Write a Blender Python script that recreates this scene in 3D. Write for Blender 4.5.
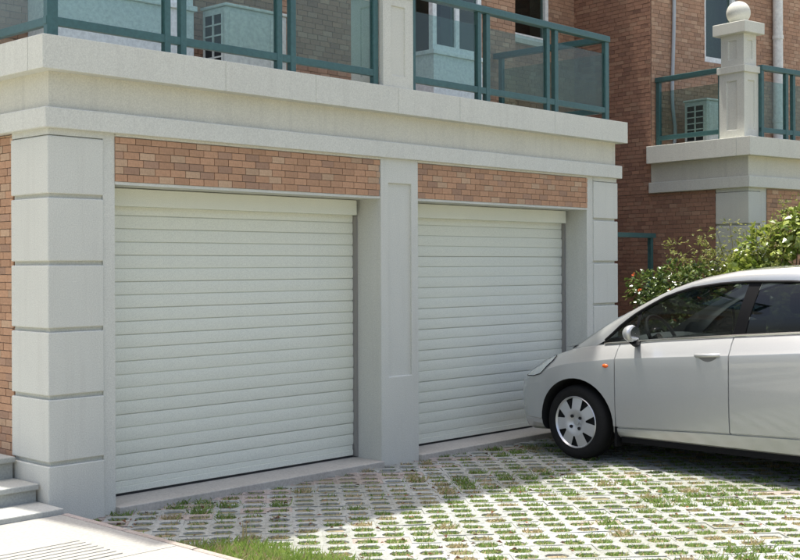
import bpy, bmesh, math, random
from mathutils import Vector, Matrix
random.seed(7)
R = math.radians
for o in list(bpy.data.objects): bpy.data.objects.remove(o, do_unlink=True)
scene = bpy.context.scene
COL = scene.collection

# ------------------------------------------------------------------ camera, sky, sun, exposure
TH = 43.52                                   # angle between the garage front and the view direction
cam_d = bpy.data.cameras.new('camera'); cam = bpy.data.objects.new('camera', cam_d); COL.objects.link(cam)
cam.location = (-3.626, -6.280, 1.42)
cam_d.sensor_width = 36; cam_d.lens = 53.55; cam_d.shift_y = -0.0185; cam_d.clip_end = 800
cam.rotation_euler = (Matrix.Rotation(R(TH - 90), 4, 'Z') @ Matrix.Rotation(R(90), 4, 'X') @ Matrix.Rotation(R(-0.22), 4, 'Z')).to_euler()
scene.camera = cam
SUN_EL, SUN_LEAN = 79.0, 0.02                # the sun stands high behind the house
sdir = Vector((SUN_LEAN, -math.cos(R(SUN_EL)), -math.sin(R(SUN_EL)))).normalized()
w = bpy.data.worlds.new('World'); scene.world = w; w.use_nodes = True
nt = w.node_tree; bg = nt.nodes['Background']
sky = nt.nodes.new('ShaderNodeTexSky'); sky.sky_type = 'NISHITA'; sky.sun_disc = False
sky.sun_elevation = R(SUN_EL); sky.sun_rotation = 0.0; sky.air_density = 1.0; sky.dust_density = 6.0; sky.ozone_density = 1.0
nt.links.new(sky.outputs['Color'], bg.inputs['Color']); bg.inputs['Strength'].default_value = 0.15
sl = bpy.data.lights.new('sun', 'SUN'); sl.energy = 3.7; sl.angle = R(0.53); sl.color = (1, .955, .88)
sun = bpy.data.objects.new('sun', sl); COL.objects.link(sun)
sun.rotation_euler = sdir.to_track_quat('-Z', 'Y').to_euler(); sun.location = (0, 20, 40)
scene.view_settings.view_transform = 'Standard'; scene.view_settings.look = 'None'
scene.view_settings.exposure = 1.0; scene.view_settings.gamma = 1
scene.render.engine = 'CYCLES'

# ------------------------------------------------------------------ helpers
class MB:
    def __init__(s): s.v = []; s.f = []; s.m = []; s.mats = []
    def slot(s, mat):
        if mat not in s.mats: s.mats.append(mat)
        return s.mats.index(mat)
    def add(s, vs, fs, mat=None):
        b = len(s.v); s.v += [tuple(p) for p in vs]
        k = s.slot(mat) if mat else 0
        for f in fs: s.f.append(tuple(b + i for i in f)); s.m.append(k)
        return s
    def box(s, x0, x1, y0, y1, z0, z1, mat=None):
        return s.add([(x0,y0,z0),(x1,y0,z0),(x1,y1,z0),(x0,y1,z0),(x0,y0,z1),(x1,y0,z1),(x1,y1,z1),(x0,y1,z1)],
                     [(0,3,2,1),(4,5,6,7),(0,1,5,4),(1,2,6,5),(2,3,7,6),(3,0,4,7)], mat)
    def tube(s, pts, r, n=8, mat=None, r1=None, cap=True):
        pts = [Vector(p) for p in pts]; vs = []; fs = []
        for i, p in enumerate(pts):
            t = (pts[min(i+1, len(pts)-1)] - pts[max(i-1, 0)]).normalized()
            a = t.orthogonal().normalized() if i == 0 else (a - t * a.dot(t)).normalized()
            b = t.cross(a); rr = r if r1 is None else r + (r1 - r) * i / (len(pts)-1)
            for k in range(n):
                q = 2*math.pi*k/n; vs.append(p + (a*math.cos(q) + b*math.sin(q))*rr)
        for i in range(len(pts)-1):
            for k in range(n):
                k2 = (k+1) % n; fs.append((i*n+k, i*n+k2, (i+1)*n+k2, (i+1)*n+k))
        if cap: fs += [tuple(range(n-1, -1, -1)), tuple((len(pts)-1)*n + k for k in range(n))]
        return s.add(vs, fs, mat)
    def grid(s, rows, mat=None, flip=False, pick=None):
        n = len(rows[0]); fs = []; flat = [p for r in rows for p in r]
        for i in range(len(rows)-1):
            for j in range(n-1):
                if pick and not pick(i, j): continue
                q = (i*n+j, i*n+j+1, (i+1)*n+j+1, (i+1)*n+j)
                fs.append(q[::-1] if flip else q)
        if pick:
            used = sorted(set(i for f in fs for i in f)); mp = {v: k for k, v in enumerate(used)}
            flat = [flat[i] for i in used]; fs = [tuple(mp[i] for i in f) for f in fs]
        return s.add(flat, fs, mat)
    def mesh(s, name, mat=None):
        me = bpy.data.meshes.new(name); me.from_pydata(s.v, [], s.f)
        ms = s.mats if s.mats else [mat]
        for m in ms: me.materials.append(m)
        if len(ms) > 1: me.polygons.foreach_set('material_index', s.m)
        me.update(); return me
    def build(s, name, mat=None, parent=None, smooth=None, bevel=0, fix=False):
        me = s.mesh(name, mat)
        if fix or smooth is not None or bevel:
            bm = bmesh.new(); bm.from_mesh(me)
            if smooth is not None: bmesh.ops.remove_doubles(bm, verts=bm.verts, dist=1e-5)
            if fix: bmesh.ops.recalc_face_normals(bm, faces=bm.faces)
            bm.to_mesh(me); bm.free()
        if smooth is not None:
            me.polygons.foreach_set('use_smooth', [True]*len(me.polygons)); me.set_sharp_from_angle(angle=R(smooth))
        o = link(name, me, parent)
        if bevel:
            b = o.modifiers.new('bevel', 'BEVEL'); b.width = bevel; b.segments = 2; b.limit_method = 'ANGLE'
        return o
def link(name, me, parent=None):
    o = bpy.data.objects.new(name, me); COL.objects.link(o)
    if parent: o.parent = parent
    return o
def tag(o, label=None, cat=None, group=None, kind=None):
    if label: o['label'] = label
    if cat: o['category'] = cat
    if group: o['group'] = group
    if kind: o['kind'] = kind
    return o
def empty(name, loc=(0,0,0), rz=0, parent=None):
    o = link(name, None, parent); o.location = loc; o.rotation_euler = (0,0,rz); o.empty_display_size = .2; return o
def B(name, mat, parent, *boxes, bevel=0.0):
    m = MB()
    for b in boxes: m.box(*b)
    return m.build(name, mat, parent, bevel=bevel)
def lerp(tab, x):
    if x <= tab[0][0]: return tab[0][1]
    for (a, p), (b, q) in zip(tab, tab[1:]):
        if x <= b: return p + (q-p)*(x-a)/(b-a)
    return tab[-1][1]
def smoothtab(tab, x, h=.06): return sum(lerp(tab, x + h*k) for k in (-1,-.5,0,.5,1))/5

# ------------------------------------------------------------------ materials
def newmat(name):
    m = bpy.data.materials.new(name); m.use_nodes = True
    return m, m.node_tree.nodes, m.node_tree.links, m.node_tree.nodes['Principled BSDF']
def plain(name, col, rough=.6, metal=0, spec=.5, coat=0):
    m, n, l, b = newmat(name); b.inputs['Base Color'].default_value = (*col, 1); b.inputs['Roughness'].default_value = rough
    b.inputs['Metallic'].default_value = metal; b.inputs['Specular IOR Level'].default_value = spec; b.inputs['Coat Weight'].default_value = coat
    return m
def coords(n, l, scale=(1,1,1), kind='Object'):
    t = n.new('ShaderNodeTexCoord'); mp = n.new('ShaderNodeMapping'); mp.inputs['Scale'].default_value = scale
    l.new(t.outputs[kind], mp.inputs['Vector']); return mp.outputs['Vector']
def noise(n, l, vec, scale, detail=4, rough=.6):
    t = n.new('ShaderNodeTexNoise'); t.inputs['Scale'].default_value = scale; t.inputs['Detail'].default_value = detail
    t.inputs['Roughness'].default_value = rough
    if vec: l.new(vec, t.inputs['Vector'])
    return t.outputs['Fac']
def ramp(n, l, fac, stops):
    r = n.new('ShaderNodeValToRGB'); e = r.color_ramp.elements
    while len(e) < len(stops): e.new(.5)
    for k, (p, c) in enumerate(stops): e[k].position = p; e[k].color = (*c, 1)
    l.new(fac, r.inputs['Fac']); return r.outputs['Color']
def mix(n, l, a, b, fac, mode='MIX'):
    m = n.new('ShaderNodeMix'); m.data_type = 'RGBA'; m.blend_type = mode
    for s, v in (('A', a), ('B', b)):
        i = [x for x in m.inputs if x.identifier == s + '_Color'][0]
        if isinstance(v, tuple): i.default_value = (*v, 1)
        else: l.new(v, i)
    if isinstance(fac, float): m.inputs[0].default_value = fac
    else: l.new(fac, m.inputs[0])
    return [x for x in m.outputs if x.identifier == 'Result_Color'][0]
def bump(n, l, b, h, strength=.3, dist=.01):
    u = n.new('ShaderNodeBump'); u.inputs['Strength'].default_value = strength; u.inputs['Distance'].default_value = dist
    l.new(h, u.inputs['Height']); l.new(u.outputs['Normal'], b.inputs['Normal'])
def mottled(name, c, spread=.12, grain=90, big=1.3, rough=.9, bstr=.35, streak=0.0, stain=(.3,.29,.26)):
    m, n, l, b = newmat(name); v = coords(n, l)
    g = noise(n, l, v, grain, 3, .7); k = noise(n, l, v, big, 5, .6)
    lo = tuple(x*(1-spread) for x in c); hi = tuple(min(1, x*(1+spread)) for x in c)
    a = ramp(n, l, g, [(.36, tuple(x*.74 for x in c)), (.64, tuple(min(1, x*1.2) for x in c))])
    d = ramp(n, l, k, [(.3, lo), (.7, hi)])
    col = mix(n, l, a, d, .5)
    if streak:
        sv = coords(n, l, (9, 9, .55)); sn = noise(n, l, sv, 1.6, 6, .7)
        sf = ramp(n, l, sn, [(.5, (0,0,0)), (.78, (streak,)*3)])
        col = mix(n, l, col, stain, sf)
    l.new(col, b.inputs['Base Color']); b.inputs['Roughness'].default_value = rough; b.inputs['Specular IOR Level'].default_value = .25
    bump(n, l, b, g, bstr, .004); return m
M = {}
M['stone'] = mottled('stone_paint', (.565,.57,.51), .06, 150, 1.2, .92, .5, .22, (.36,.35,.31))
M['stone2'] = mottled('stone_paint_frieze', (.565,.55,.46), .07, 150, 1.2, .92, .5, .36, (.36,.35,.30))
M['mortar'] = mottled('mortar', (.36,.29,.24), .15, 60)
M['concrete'] = mottled('concrete', (.42,.40,.355), .18, 55, 2.2, .93, .5, .2, (.17,.16,.15))
M['slab'] = mottled('walk_stone', (.31,.305,.275), .12, 50, 2.0, .9, .4, .1)
M['stepstone'] = mottled('step_stone', (.37,.38,.35), .12, 80, 2.0, .88, .4, .15)
def brickmat(name, c):
    m, n, l, b = newmat(name)
    oi = n.new('ShaderNodeObjectInfo'); ge = n.new('ShaderNodeNewGeometry')
    ad = n.new('ShaderNodeMath'); ad.operation = 'ADD'; l.new(oi.outputs['Random'], ad.inputs[0]); l.new(ge.outputs['Random Per Island'], ad.inputs[1])
    fr = n.new('ShaderNodeMath'); fr.operation = 'FRACT'; l.new(ad.outputs[0], fr.inputs[0])
    a = ramp(n, l, fr.outputs[0], [(0, tuple(x*.89 for x in c)), (1, tuple(x*1.11 for x in c))])
    v = coords(n, l); g = noise(n, l, v, 70, 4, .7)
    d = ramp(n, l, g, [(.3, (.8,.78,.76)), (.7, (1.12,1.12,1.12))])
    l.new(mix(n, l, a, d, 1.0, 'MULTIPLY'), b.inputs['Base Color'])
    b.inputs['Roughness'].default_value = .85; b.inputs['Specular IOR Level'].default_value = .3; bump(n, l, b, g, .3, .003); return m
BRK = [brickmat('brick_orange', (.43,.255,.155)), brickmat('brick_buff', (.46,.315,.205)), brickmat('brick_brown', (.36,.225,.15))]
MID = [brickmat('brick_rose', (.385,.235,.155)), brickmat('brick_sand', (.43,.285,.195)), brickmat('brick_clay', (.33,.205,.14))]
DRK = [brickmat('brick_red_shaded', (.35,.20,.135)), brickmat('brick_tan_shaded', (.38,.235,.16)), brickmat('brick_umber_shaded', (.29,.165,.115))]  # deep shade of the side wall put into the brick colours
M['shutter'] = mottled('shutter_paint', (.69,.705,.605), .02, 200, .9, .5, .05, .10, (.5,.52,.46))
M['guide'] = plain('guide_rail', (.30,.29,.27), .5, .3)
M['gasket'] = plain('rubber', (.02,.02,.02), .7)
M['green'] = mottled('green_metal', (.042,.108,.108), .12, 40, 3, .38, .05)
M['green'].node_tree.nodes['Principled BSDF'].inputs['Specular IOR Level'].default_value = .5
M['white'] = mottled('white_frame', (.74,.76,.75), .04, 30, 2, .45, .05)
M['acwhite'] = mottled('ac_casing', (.66,.67,.63), .06, 30, 2, .5, .05, .1)
M['dark'] = plain('dark_void', (.015,.016,.018), .8)
M['curtain'] = mottled('curtain', (.42,.43,.42), .2, 8, 3, .95, .1)
M['pipe'] = mottled('pipe_plastic', (.68,.68,.64), .05, 20, 2, .45, .03)
def glassmat(name, tint, refl=1.0, rough=.0, base=.04):
    m, n, l, b = newmat(name); n.remove(b); out = n['Material Output']
    t = n.new('ShaderNodeBsdfTransparent'); t.inputs['Color'].default_value = (*tint, 1)
    g = n.new('ShaderNodeBsdfGlossy'); g.inputs['Roughness'].default_value = rough; g.inputs['Color'].default_value = (refl,)*3 + (1,)
    f = n.new('ShaderNodeFresnel'); ge = n.new('ShaderNodeNewGeometry'); mr = n.new('ShaderNodeMapRange')
    mr.inputs['To Min'].default_value = 1.5; mr.inputs['To Max'].default_value = 1/1.5      # same index on both faces of a thin sheet
    l.new(ge.outputs['Backfacing'], mr.inputs['Value']); l.new(mr.outputs[0], f.inputs['IOR'])
    mx = n.new('ShaderNodeMixShader'); l.new(f.outputs[0], mx.inputs[0]); l.new(t.outputs[0], mx.inputs[1]); l.new(g.outputs[0], mx.inputs[2])
    l.new(mx.outputs[0], out.inputs['Surface']); return m
def dirtyglass(name, tint, film, amount):
    m = glassmat(name, tint, .6); n = m.node_tree.nodes; l = m.node_tree.links; out = n['Material Output']
    src = out.inputs['Surface'].links[0].from_socket
    d = n.new('ShaderNodeBsdfDiffuse'); d.inputs['Color'].default_value = (*film, 1)
    tr = n.new('ShaderNodeBsdfTranslucent'); tr.inputs['Color'].default_value = (*film, 1)
    a = n.new('ShaderNodeMixShader'); a.inputs[0].default_value = .4; l.new(d.outputs[0], a.inputs[1]); l.new(tr.outputs[0], a.inputs[2])
    k = n.new('ShaderNodeMixShader'); k.inputs[0].default_value = amount
    l.new(src, k.inputs[1]); l.new(a.outputs[0], k.inputs[2]); l.new(k.outputs[0], out.inputs['Surface']); return m
M['railglass'] = dirtyglass('rail_glass', (.74,.85,.83), (.42,.54,.52), .03)
M['winglass'] = glassmat('window_glass', (.55,.66,.64))
M['carglass'] = glassmat('car_glass', (.17,.19,.19), .9)
M['screen'] = glassmat('windscreen_glass', (.7,.77,.76), .9)
# car
def paint():
    m, n, l, b = newmat('silver_paint'); v = coords(n, l); g = noise(n, l, v, 900, 2)
    l.new(ramp(n, l, g, [(.35, (.41,.42,.42)), (.65, (.53,.54,.535))]), b.inputs['Base Color'])
    b.inputs['Metallic'].default_value = .5; b.inputs['Roughness'].default_value = .33; b.inputs['Coat Weight'].default_value = 1.0; b.inputs['Coat Roughness'].default_value = .05
    return m
M['paint'] = paint()
M['tyre'] = mottled('tyre_rubber', (.012,.012,.012), .3, 60, 5, .85, .2)
M['trim'] = plain('black_trim', (.008,.008,.009), .6, 0, .12)
M['well'] = plain('wheel_well', (.01,.01,.01), .95)
M['hub'] = plain('hubcap_silver', (.62,.63,.64), .35, .6)
M['chrome'] = plain('chrome', (.75,.76,.76), .18, 1)
M['amber'] = plain('amber_lens', (.75,.13,.02), .25)
M['lamp'] = plain('headlight_reflector', (.72,.74,.75), .22, .6)
M['lens'] = glassmat('headlight_lens', (.9,.92,.92))
M['redlamp'] = plain('tail_lens', (.45,.02,.02), .2)
M['interior'] = plain('interior_plastic', (.035,.036,.038), .7)
M['seat'] = plain('seat_fabric', (.075,.075,.078), .95)

# ------------------------------------------------------------------ ground
G = -.095
def groundmat():
    m, n, l, b = newmat('earth_and_pale_paving'); v = coords(n, l)
    k = noise(n, l, v, 3.2, 6, .65); g = noise(n, l, v, 60, 3)
    c = ramp(n, l, k, [(.38, (.16,.17,.08)), (.5, (.30,.29,.22)), (.62, (.42,.41,.37))])
    l.new(c, b.inputs['Base Color']); b.inputs['Roughness'].default_value = .95; bump(n, l, b, g, .4, .01); return m
def soilmat():
    m, n, l, b = newmat('soil'); v = coords(n, l)
    k = noise(n, l, v, 5, 5, .7); g = noise(n, l, v, 120, 3)
    c = ramp(n, l, k, [(.35, (.12,.13,.045)), (.5, (.19,.17,.09)), (.68, (.32,.24,.16))])
    l.new(c, b.inputs['Base Color']); b.inputs['Roughness'].default_value = 1; bump(n, l, b, g, .6, .01); return m
M['ground'] = groundmat(); M['soil'] = soilmat()
gm = MB(); gm.add([(-150,-150,G-.07),(150,-150,G-.07),(150,150,G-.07),(-150,150,G-.07)], [(0,1,2,3)])
tag(gm.build('ground', M['ground']), 'pale earth and paving spreading away from the houses', kind='structure')
sm = MB(); sm.add([(-.0,-13,G-.014),(13,-13,G-.014),(13,2.2,G-.014),(-.0,2.2,G-.014)], [(0,1,2,3)])
drive = sm.build('driveway', M['soil']); tag(drive, 'grass paver driveway in front of the garage doors', kind='structure')

# grass pavers: a two-hole block, laid at about 45 degrees to the house
PV = .160; PVY = .148; PA = R(TH + 5.8)
def pavermesh(name, mat, wob=0):
    m = MB(); d = .06
    for c in (0, 1):
        ox = c*PV; a = PV/2 - .0001; ay = PVY/2 - .0001
        hx, hy = .063, .044
        i = [(-hx,-.012),(-hx*.66,-hy),(hx*.66,-hy),(hx,-.012),(hx,.012),(hx*.66,hy),(-hx*.66,hy),(-hx,.012)]
        ring = [(-a,-ay),(a,-ay),(a,ay),(-a,ay)]
        vs = [(ox+x,y,0) for x,y in ring] + [(ox+x,y,-.004) for x,y in i] + [(ox+x*.94,y*.94,-.03) for x,y in i] + [(ox+x,y,-d) for x,y in ring]
        I = 4
        fs = [(0,1,I+2,I+1),(1,I+3,I+2),(1,2,I+4,I+3),(2,I+5,I+4),(2,3,I+6,I+5),(3,I+7,I+6),(3,0,I+0,I+7),(0,I+1,I+0)]
        fs += [(I+k, I+(k+1)%8, I+8+(k+1)%8, I+8+k) for k in range(8)]
        fs += [(k, 20+k, 20+(k+1)%4, (k+1)%4) for k in range(4)]
        m.add(vs, fs)
    return m
def pavermat(name, c):
    m, n, l, b = newmat(name); v = coords(n, l); ge = n.new('ShaderNodeNewGeometry'); oi = n.new('ShaderNodeObjectInfo')
    wv = n.new('ShaderNodeNewGeometry'); g = noise(n, l, wv.outputs['Position'], 70, 4, .7); k = noise(n, l, wv.outputs['Position'], 1.1, 5)
    ad = n.new('ShaderNodeMath'); ad.operation = 'ADD'; l.new(oi.outputs['Random'], ad.inputs[0]); l.new(ge.outputs['Random Per Island'], ad.inputs[1])
    fr = n.new('ShaderNodeMath'); fr.operation = 'FRACT'; l.new(ad.outputs[0], fr.inputs[0])
    a = ramp(n, l, fr.outputs[0], [(0, tuple(x*.93 for x in c)), (1, tuple(x*1.06 for x in c))])
    d = ramp(n, l, g, [(.3, (.70,.69,.65)), (.62, (1.10,1.10,1.10))])
    e = ramp(n, l, k, [(.35, (.74,.73,.66)), (.62, (1.06,1.06,1.07))])
    l.new(mix(n, l, mix(n, l, a, d, 1.0, 'MULTIPLY'), e, 1.0, 'MULTIPLY'), b.inputs['Base Color'])
    b.inputs['Roughness'].default_value = .92; bump(n, l, b, g, .45, .004); return m
M['paver'] = pavermat('grey_paver', (.305,.32,.305)); M['paverpink'] = pavermat('pink_paver', (.33,.29,.265))
pav_me = [pavermesh('paver', 0).mesh('paver', M['paver']), pavermesh('paver', 0).mesh('paver', M['paverpink'])]
ca, sa = math.cos(PA), math.sin(PA)          # columns run along (ca,sa); rows along (sa,-ca)
cells = []; blocks = []
camp = Vector((cam.location.x, cam.location.y)); view = Vector((math.cos(R(TH)), math.sin(R(TH)))); rgt = Vector((view.y, -view.x))
def inframe(x, y, pad=0.0):
    q = Vector((x, y)) - camp; d = q.dot(view); lat = q.dot(rgt)
    return d > 5.9 - pad and abs(lat) < d*.345 + .1 + pad
def on_drive(x, y):
    if x < -.03 or x > 8.5: return False
    if y > .06: return False
    if x > 6.1 and y > -.55: return False
    return True
ox, oy = 3.0, -2.0
for i in range(-66, 66):
    for j in range(-46, 46, 2):
        r0 = j + (i % 2)
        x = ox + ca*PVY*i + sa*PV*r0; y = oy + sa*PVY*i - ca*PV*r0
        x2, y2 = x + sa*PV, y - ca*PV
        if not (on_drive(x, y) or on_drive(x2, y2)): continue
        if not (on_drive(x, y) and on_drive(x2, y2)):
            pass
        if (Vector((x, y)) - camp).dot(view) < 3.2: continue
        blocks.append((x, y, (Vector((x, y)) - camp).dot(view), inframe(x, y)))
        for p in ((x, y), (x2, y2)): cells.append(p)
vis = sorted([b for b in blocks if b[3]], key=lambda b: b[2])
near = set(id(b) for b in vis[:300])
rot = PA - math.pi/2                          # block local x runs along the row direction
far = MB()
pm = [pavermesh('p', 0) for _ in (0,)]
rj = random.Random(3)
for b in blocks:
    pink = (b[1] > -.42 and rj.random() < .55) or rj.random() < .02
    dz, tx, ty, dr = rj.uniform(-.005, .003), rj.uniform(-.014, .014), rj.uniform(-.014, .014), rj.uniform(-.010, .010)
    if id(b) in near:
        o = link('paver', pav_me[1 if pink else 0], drive); o.location = (b[0], b[1], G + dz); o.rotation_euler = (tx, ty, rot + dr)
    else:
        c, s = math.cos(rot + dr), math.sin(rot + dr)
        src = pm[0]
        far.add([(b[0] + c*x - s*y, b[1] + s*x + c*y, G + dz + z + tx*y - ty*x) for x, y, z in src.v], src.f, M['paverpink' if pink else 'paver'])
tag(far.build('paver', None, drive), kind='stuff')

# grass in the holes, the tuft by the path, fallen leaves
def leafmat(name, c1, c2, trans=.35, rough=.5, spec=.4):
    m, n, l, b = newmat(name); ge = n.new('ShaderNodeNewGeometry'); out = n['Material Output']
    c = ramp(n, l, ge.outputs['Random Per Island'], [(0, c1), (1, c2)])
    l.new(c, b.inputs['Base Color']); b.inputs['Roughness'].default_value = rough; b.inputs['Specular IOR Level'].default_value = spec
    t = n.new('ShaderNodeBsdfTranslucent'); l.new(c, t.inputs['Color'])
    mx = n.new('ShaderNodeMixShader'); mx.inputs[0].default_value = trans
    l.new(b.outputs[0], mx.inputs[1]); l.new(t.outputs[0], mx.inputs[2]); l.new(mx.outputs[0], out.inputs['Surface']); return m
M['grass'] = leafmat('grass_green', (.09,.17,.03), (.23,.32,.08))
M['grasslush'] = leafmat('grass_lush', (.16,.26,.035), (.34,.43,.12), .45)
M['grassdry'] = leafmat('grass_dry', (.28,.24,.11), (.46,.38,.22))
M['deadleaf'] = leafmat('dead_leaf', (.05,.03,.018), (.22,.10,.045), .15, .8)
def blade(m, x, y, z, hgt, wd, lean, ang, mat):
    c, s = math.cos(ang), math.sin(ang); px, py = -s*wd, c*wd
    m.add([(x-px,y-py,z),(x+px,y+py,z),(x+c*lean*.45+px*.6,y+s*lean*.45+py*.6,z+hgt*.65),(x+c*lean,y+s*lean,z+hgt)], [(0,1,2),(0,2,3)], mat)
gr = MB(); rg = random.Random(11)
for s in (M['grass'], M['grassdry']): gr.slot(s)
def patch(x, y):                              # slow variation from place to place
    return .5 + .5*math.sin(x*2.1 + 1.3*math.sin(y*1.7))*math.cos(y*2.6 + .8*math.sin(x*1.9))
for (x, y) in cells:
    if not inframe(x, y, .3): continue
    p = patch(x, y); r = rg.random()
    shade = y > -1.1
    n = int((10 + 40*p*rg.random()) if shade else (62 + 50*rg.random()))
    if r < (.20 if shade else .05): n = rg.randint(0, 5)
    dry = rg.random() < (.25 if shade else .16)
    tall = 1.7 if (p > .8 and rg.random() < .35) else 1.0
    over = p > .72 and rg.random() < .4 or rg.random() < .05
    if over: n = rg.randint(70, 110); tall = rg.uniform(1.2, 1.9); dry = rg.random() < .3
    for k in range(n):
        a = rg.gauss(0, .042) if over else rg.uniform(-.060, .060); b = rg.gauss(0, .034) if over else rg.uniform(-.043, .043)
        if not over and abs(a) > .045 and abs(b) > .024: continue
        X = x + sa*a + ca*b; Y = y - ca*a + sa*b
        hgt = rg.uniform(.010, .026)*tall
        blade(gr, X, Y, G-.015, hgt, rg.uniform(.0022,.0042)*(1.15), rg.uniform(.004,.026)*tall, rg.uniform(0,6.283), M['grassdry'] if (dry and rg.random() < .8) or rg.random() < .1 else M['grass'])
tag(gr.build('grass'), 'short grass growing in the holes of the paving blocks', 'grass', kind='stuff')
gt = MB()
for s in (M['grasslush'], M['grassdry']): gt.slot(s)
for k in range(15000):
    x = rg.uniform(.02, .8); y = rg.uniform(-3.0, -.95)
    edge = min(.2 + (-.95 - y)*.75, .60) + .07*math.sin(y*9) + .05*math.sin(x*17)
    if x > edge or y > -.95 - .1*rg.random(): continue
    if not inframe(x, y, .35): continue
    den = 1 if x < edge*.8 else .5
    if rg.random() > den: continue
    h = rg.uniform(.012, .045) + (.02 if rg.random() < .15 else 0)
    blade(gt, x, y, G-.01, h + .02, rg.uniform(.0025,.0045), rg.uniform(.01,.05), rg.uniform(0,6.283), M['grassdry'] if rg.random() < (.30 if x < .35 else .12) else M['grasslush'])
for k in range(9):                           # dry stalks in the tuft
    x, y = .50 + rg.uniform(-.05,.05), -1.2 + rg.uniform(-.05,.05)
    blade(gt, x, y, G, rg.uniform(.10,.17), .004, rg.uniform(-.03,.05), rg.uniform(0,6.283), M['grassdry'])
tag(gt.build('grass'), 'taller sunlit grass tuft at the corner of the stone path', 'grass', kind='stuff')
dl = MB()
for k in range(800):
    x = rg.uniform(.2, 6); y = rg.uniform(-4.6, -.15)
    if not inframe(x, y): continue
    if rg.random() > .35 + .65*patch(x, y): continue
    s = rg.uniform(.008, .024); a = rg.uniform(0, 6.28); t = rg.uniform(-.5, .5); c, q = math.cos(a), math.sin(a)
    z = G + .006 + abs(t)*s
    pts = [(-s,0,.0),(0,-s*.5,.006),(s,0,t*s),(0,s*.5,.008)]
    dl.add([(x + c*u - q*v, y + q*u + c*v, z + wz) for u, v, wz in pts], [(0,1,2),(0,2,3)])
tag(dl.build('fallen_leaves', M['deadleaf']), 'small brown dead leaves scattered over the paving', 'leaves', kind='stuff')

# ------------------------------------------------------------------ path and steps on the left
walk = tag(B('path', M['slab'], None, (-6, .0, -12, -.19, G-.06, -.012)), 'pale stone path left of the driveway', kind='structure')
ys = [-.192, -1.30, -2.2, -3.1, -4.0]
pv = MB()
for k in range(len(ys)-1):
    for q, (x0, x1) in enumerate(((-1.02, -.034), (-2.0, -1.022), (-3.0, -2.002))):
        m = MB(); j = rg.uniform(-.002, .002)
        m.box(x0+.002, x1-.002, ys[k+1]+.002, ys[k]-.002, -.03, j)
        m.build('paving_slab', M['slab'], walk)
        for n in range(8):                  # shallow ribs cut across part of the slab
            y0 = ys[k+1] + .06 + n*.056
            B('rib', M['slab'], walk, (x0+.01, x1-.28 if q == 0 else x1-.01, y0, y0+.042, j-.002, j+.0045))
for k in range(6):
    B('kerb_stone', M['paverpink'], walk, (-.032, .012, -.185-.62*(k+1)+.004, -.185-.62*k-.004, G-.05, .004 + rg.uniform(-.003,.003)), bevel=.006)
steps = empty('stone_steps', (-1.2, .3, -.01))
tag(steps, 'low grey stone steps rising beside the left garage pier', 'steps')
def stp(x0,x1,y0,y1,z0,z1): return (x0+1.2, x1+1.2, y0-.3, y1-.3, z0+.01, z1+.01)
B('tread', M['stepstone'], steps, stp(-2.6, -.012, -.188, .115, -.01, .034), bevel=.006)
B('riser', M['stepstone'], steps, stp(-2.6, -.018, .115, .40, -.01, .106))
B('tread', M['stepstone'], steps, stp(-2.6, -.012, .088, .405, .106, .140), bevel=.006)
B('riser', M['stepstone'], steps, stp(-2.6, -.018, .388, 1.6, -.01, .237))
B('tread', M['stepstone'], steps, stp(-2.6, -.012, .36, 1.6, .237, .271), bevel=.006)

# ------------------------------------------------------------------ bricks
BW, BH, JT = .1165, .0468, .0045
def brickmesh(mat):
    m = MB(); w_, h_ = BW-JT, BH-JT
    m.box(0, w_, -.007, .004, 0, h_); return m.mesh('brick', mat)
BME = {id(mt): brickmesh(mt) for mt in BRK + MID + DRK}
def tone(rb, mats, pr=(.70,.16)):
    r = rb.random(); return mats[0] if r < pr[0] else mats[1] if r < pr[0]+pr[1] else mats[2]
def layout(u0, u1, z0, z1, holes, seed):
    rb = random.Random(seed); out = []; k = 0; z = z0
    while z + .012 < z1:
        zt = min(z + BH, z1)
        off = BW*(.5*(k % 2)) + rb.choice((0, .0, BW*.25)); u = u0 - off
        while u < u1 - .004:
            a, b = max(u, u0), min(u + BW, u1)
            if b - a > .018:
                segs = [(a, b)]
                for (h0, h1, g0, g1) in holes:
                    if zt > g0 + .004 and z < g1 - .004:
                        ns = []
                        for (p, q) in segs:
                            if q <= h0 or p >= h1: ns.append((p, q)); continue
                            if h0 - p > .012: ns.append((p, h0))
                            if q - h1 > .012: ns.append((h1, q))
                        segs = ns
                out += [(p, q, z, zt) for p, q in segs]
            u += BW
        z += BH; k += 1
    return out
def lay_bricks(parent, base, ang, pieces, mats, seed, score=None, single=300, pr=(.70,.16)):
    """base + u*(cos,sin) is the wall line; front of the brick faces the local -y side"""
    rb = random.Random(seed); c, s = math.cos(ang), math.sin(ang)
    if score: pieces = sorted(pieces, key=score)
    far = MB()
    for mt in mats: far.slot(mt)
    for k, (p, q, z0, z1) in enumerate(pieces):
        mt = tone(rb, mats, pr); dy = rb.uniform(-.0015, .0015)
        if k < single:
            o = link('brick', BME[id(mt)], parent)
            o.location = (base[0] + c*p - s*dy, base[1] + s*p + c*dy, z0); o.rotation_euler = (0, 0, ang)
            o.scale = ((q-p-JT)/(BW-JT), 1, (z1-z0-JT)/(BH-JT))
        else:
            b = len(far.v)
            vs = [(x, y, z) for z in (z0, z1-JT) for x, y in ((p, -.007+dy), (q-JT, -.007+dy), (q-JT, .003), (p, .003))]
            far.add([(base[0] + c*x - s*y, base[1] + s*x + c*y, z) for x, y, z in vs], [(0,1,5,4),(1,2,6,5),(3,0,4,7),(4,5,6,7),(0,3,2,1)], mt)
    if far.v: tag(far.build('brick', None, parent), kind='stuff')

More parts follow.
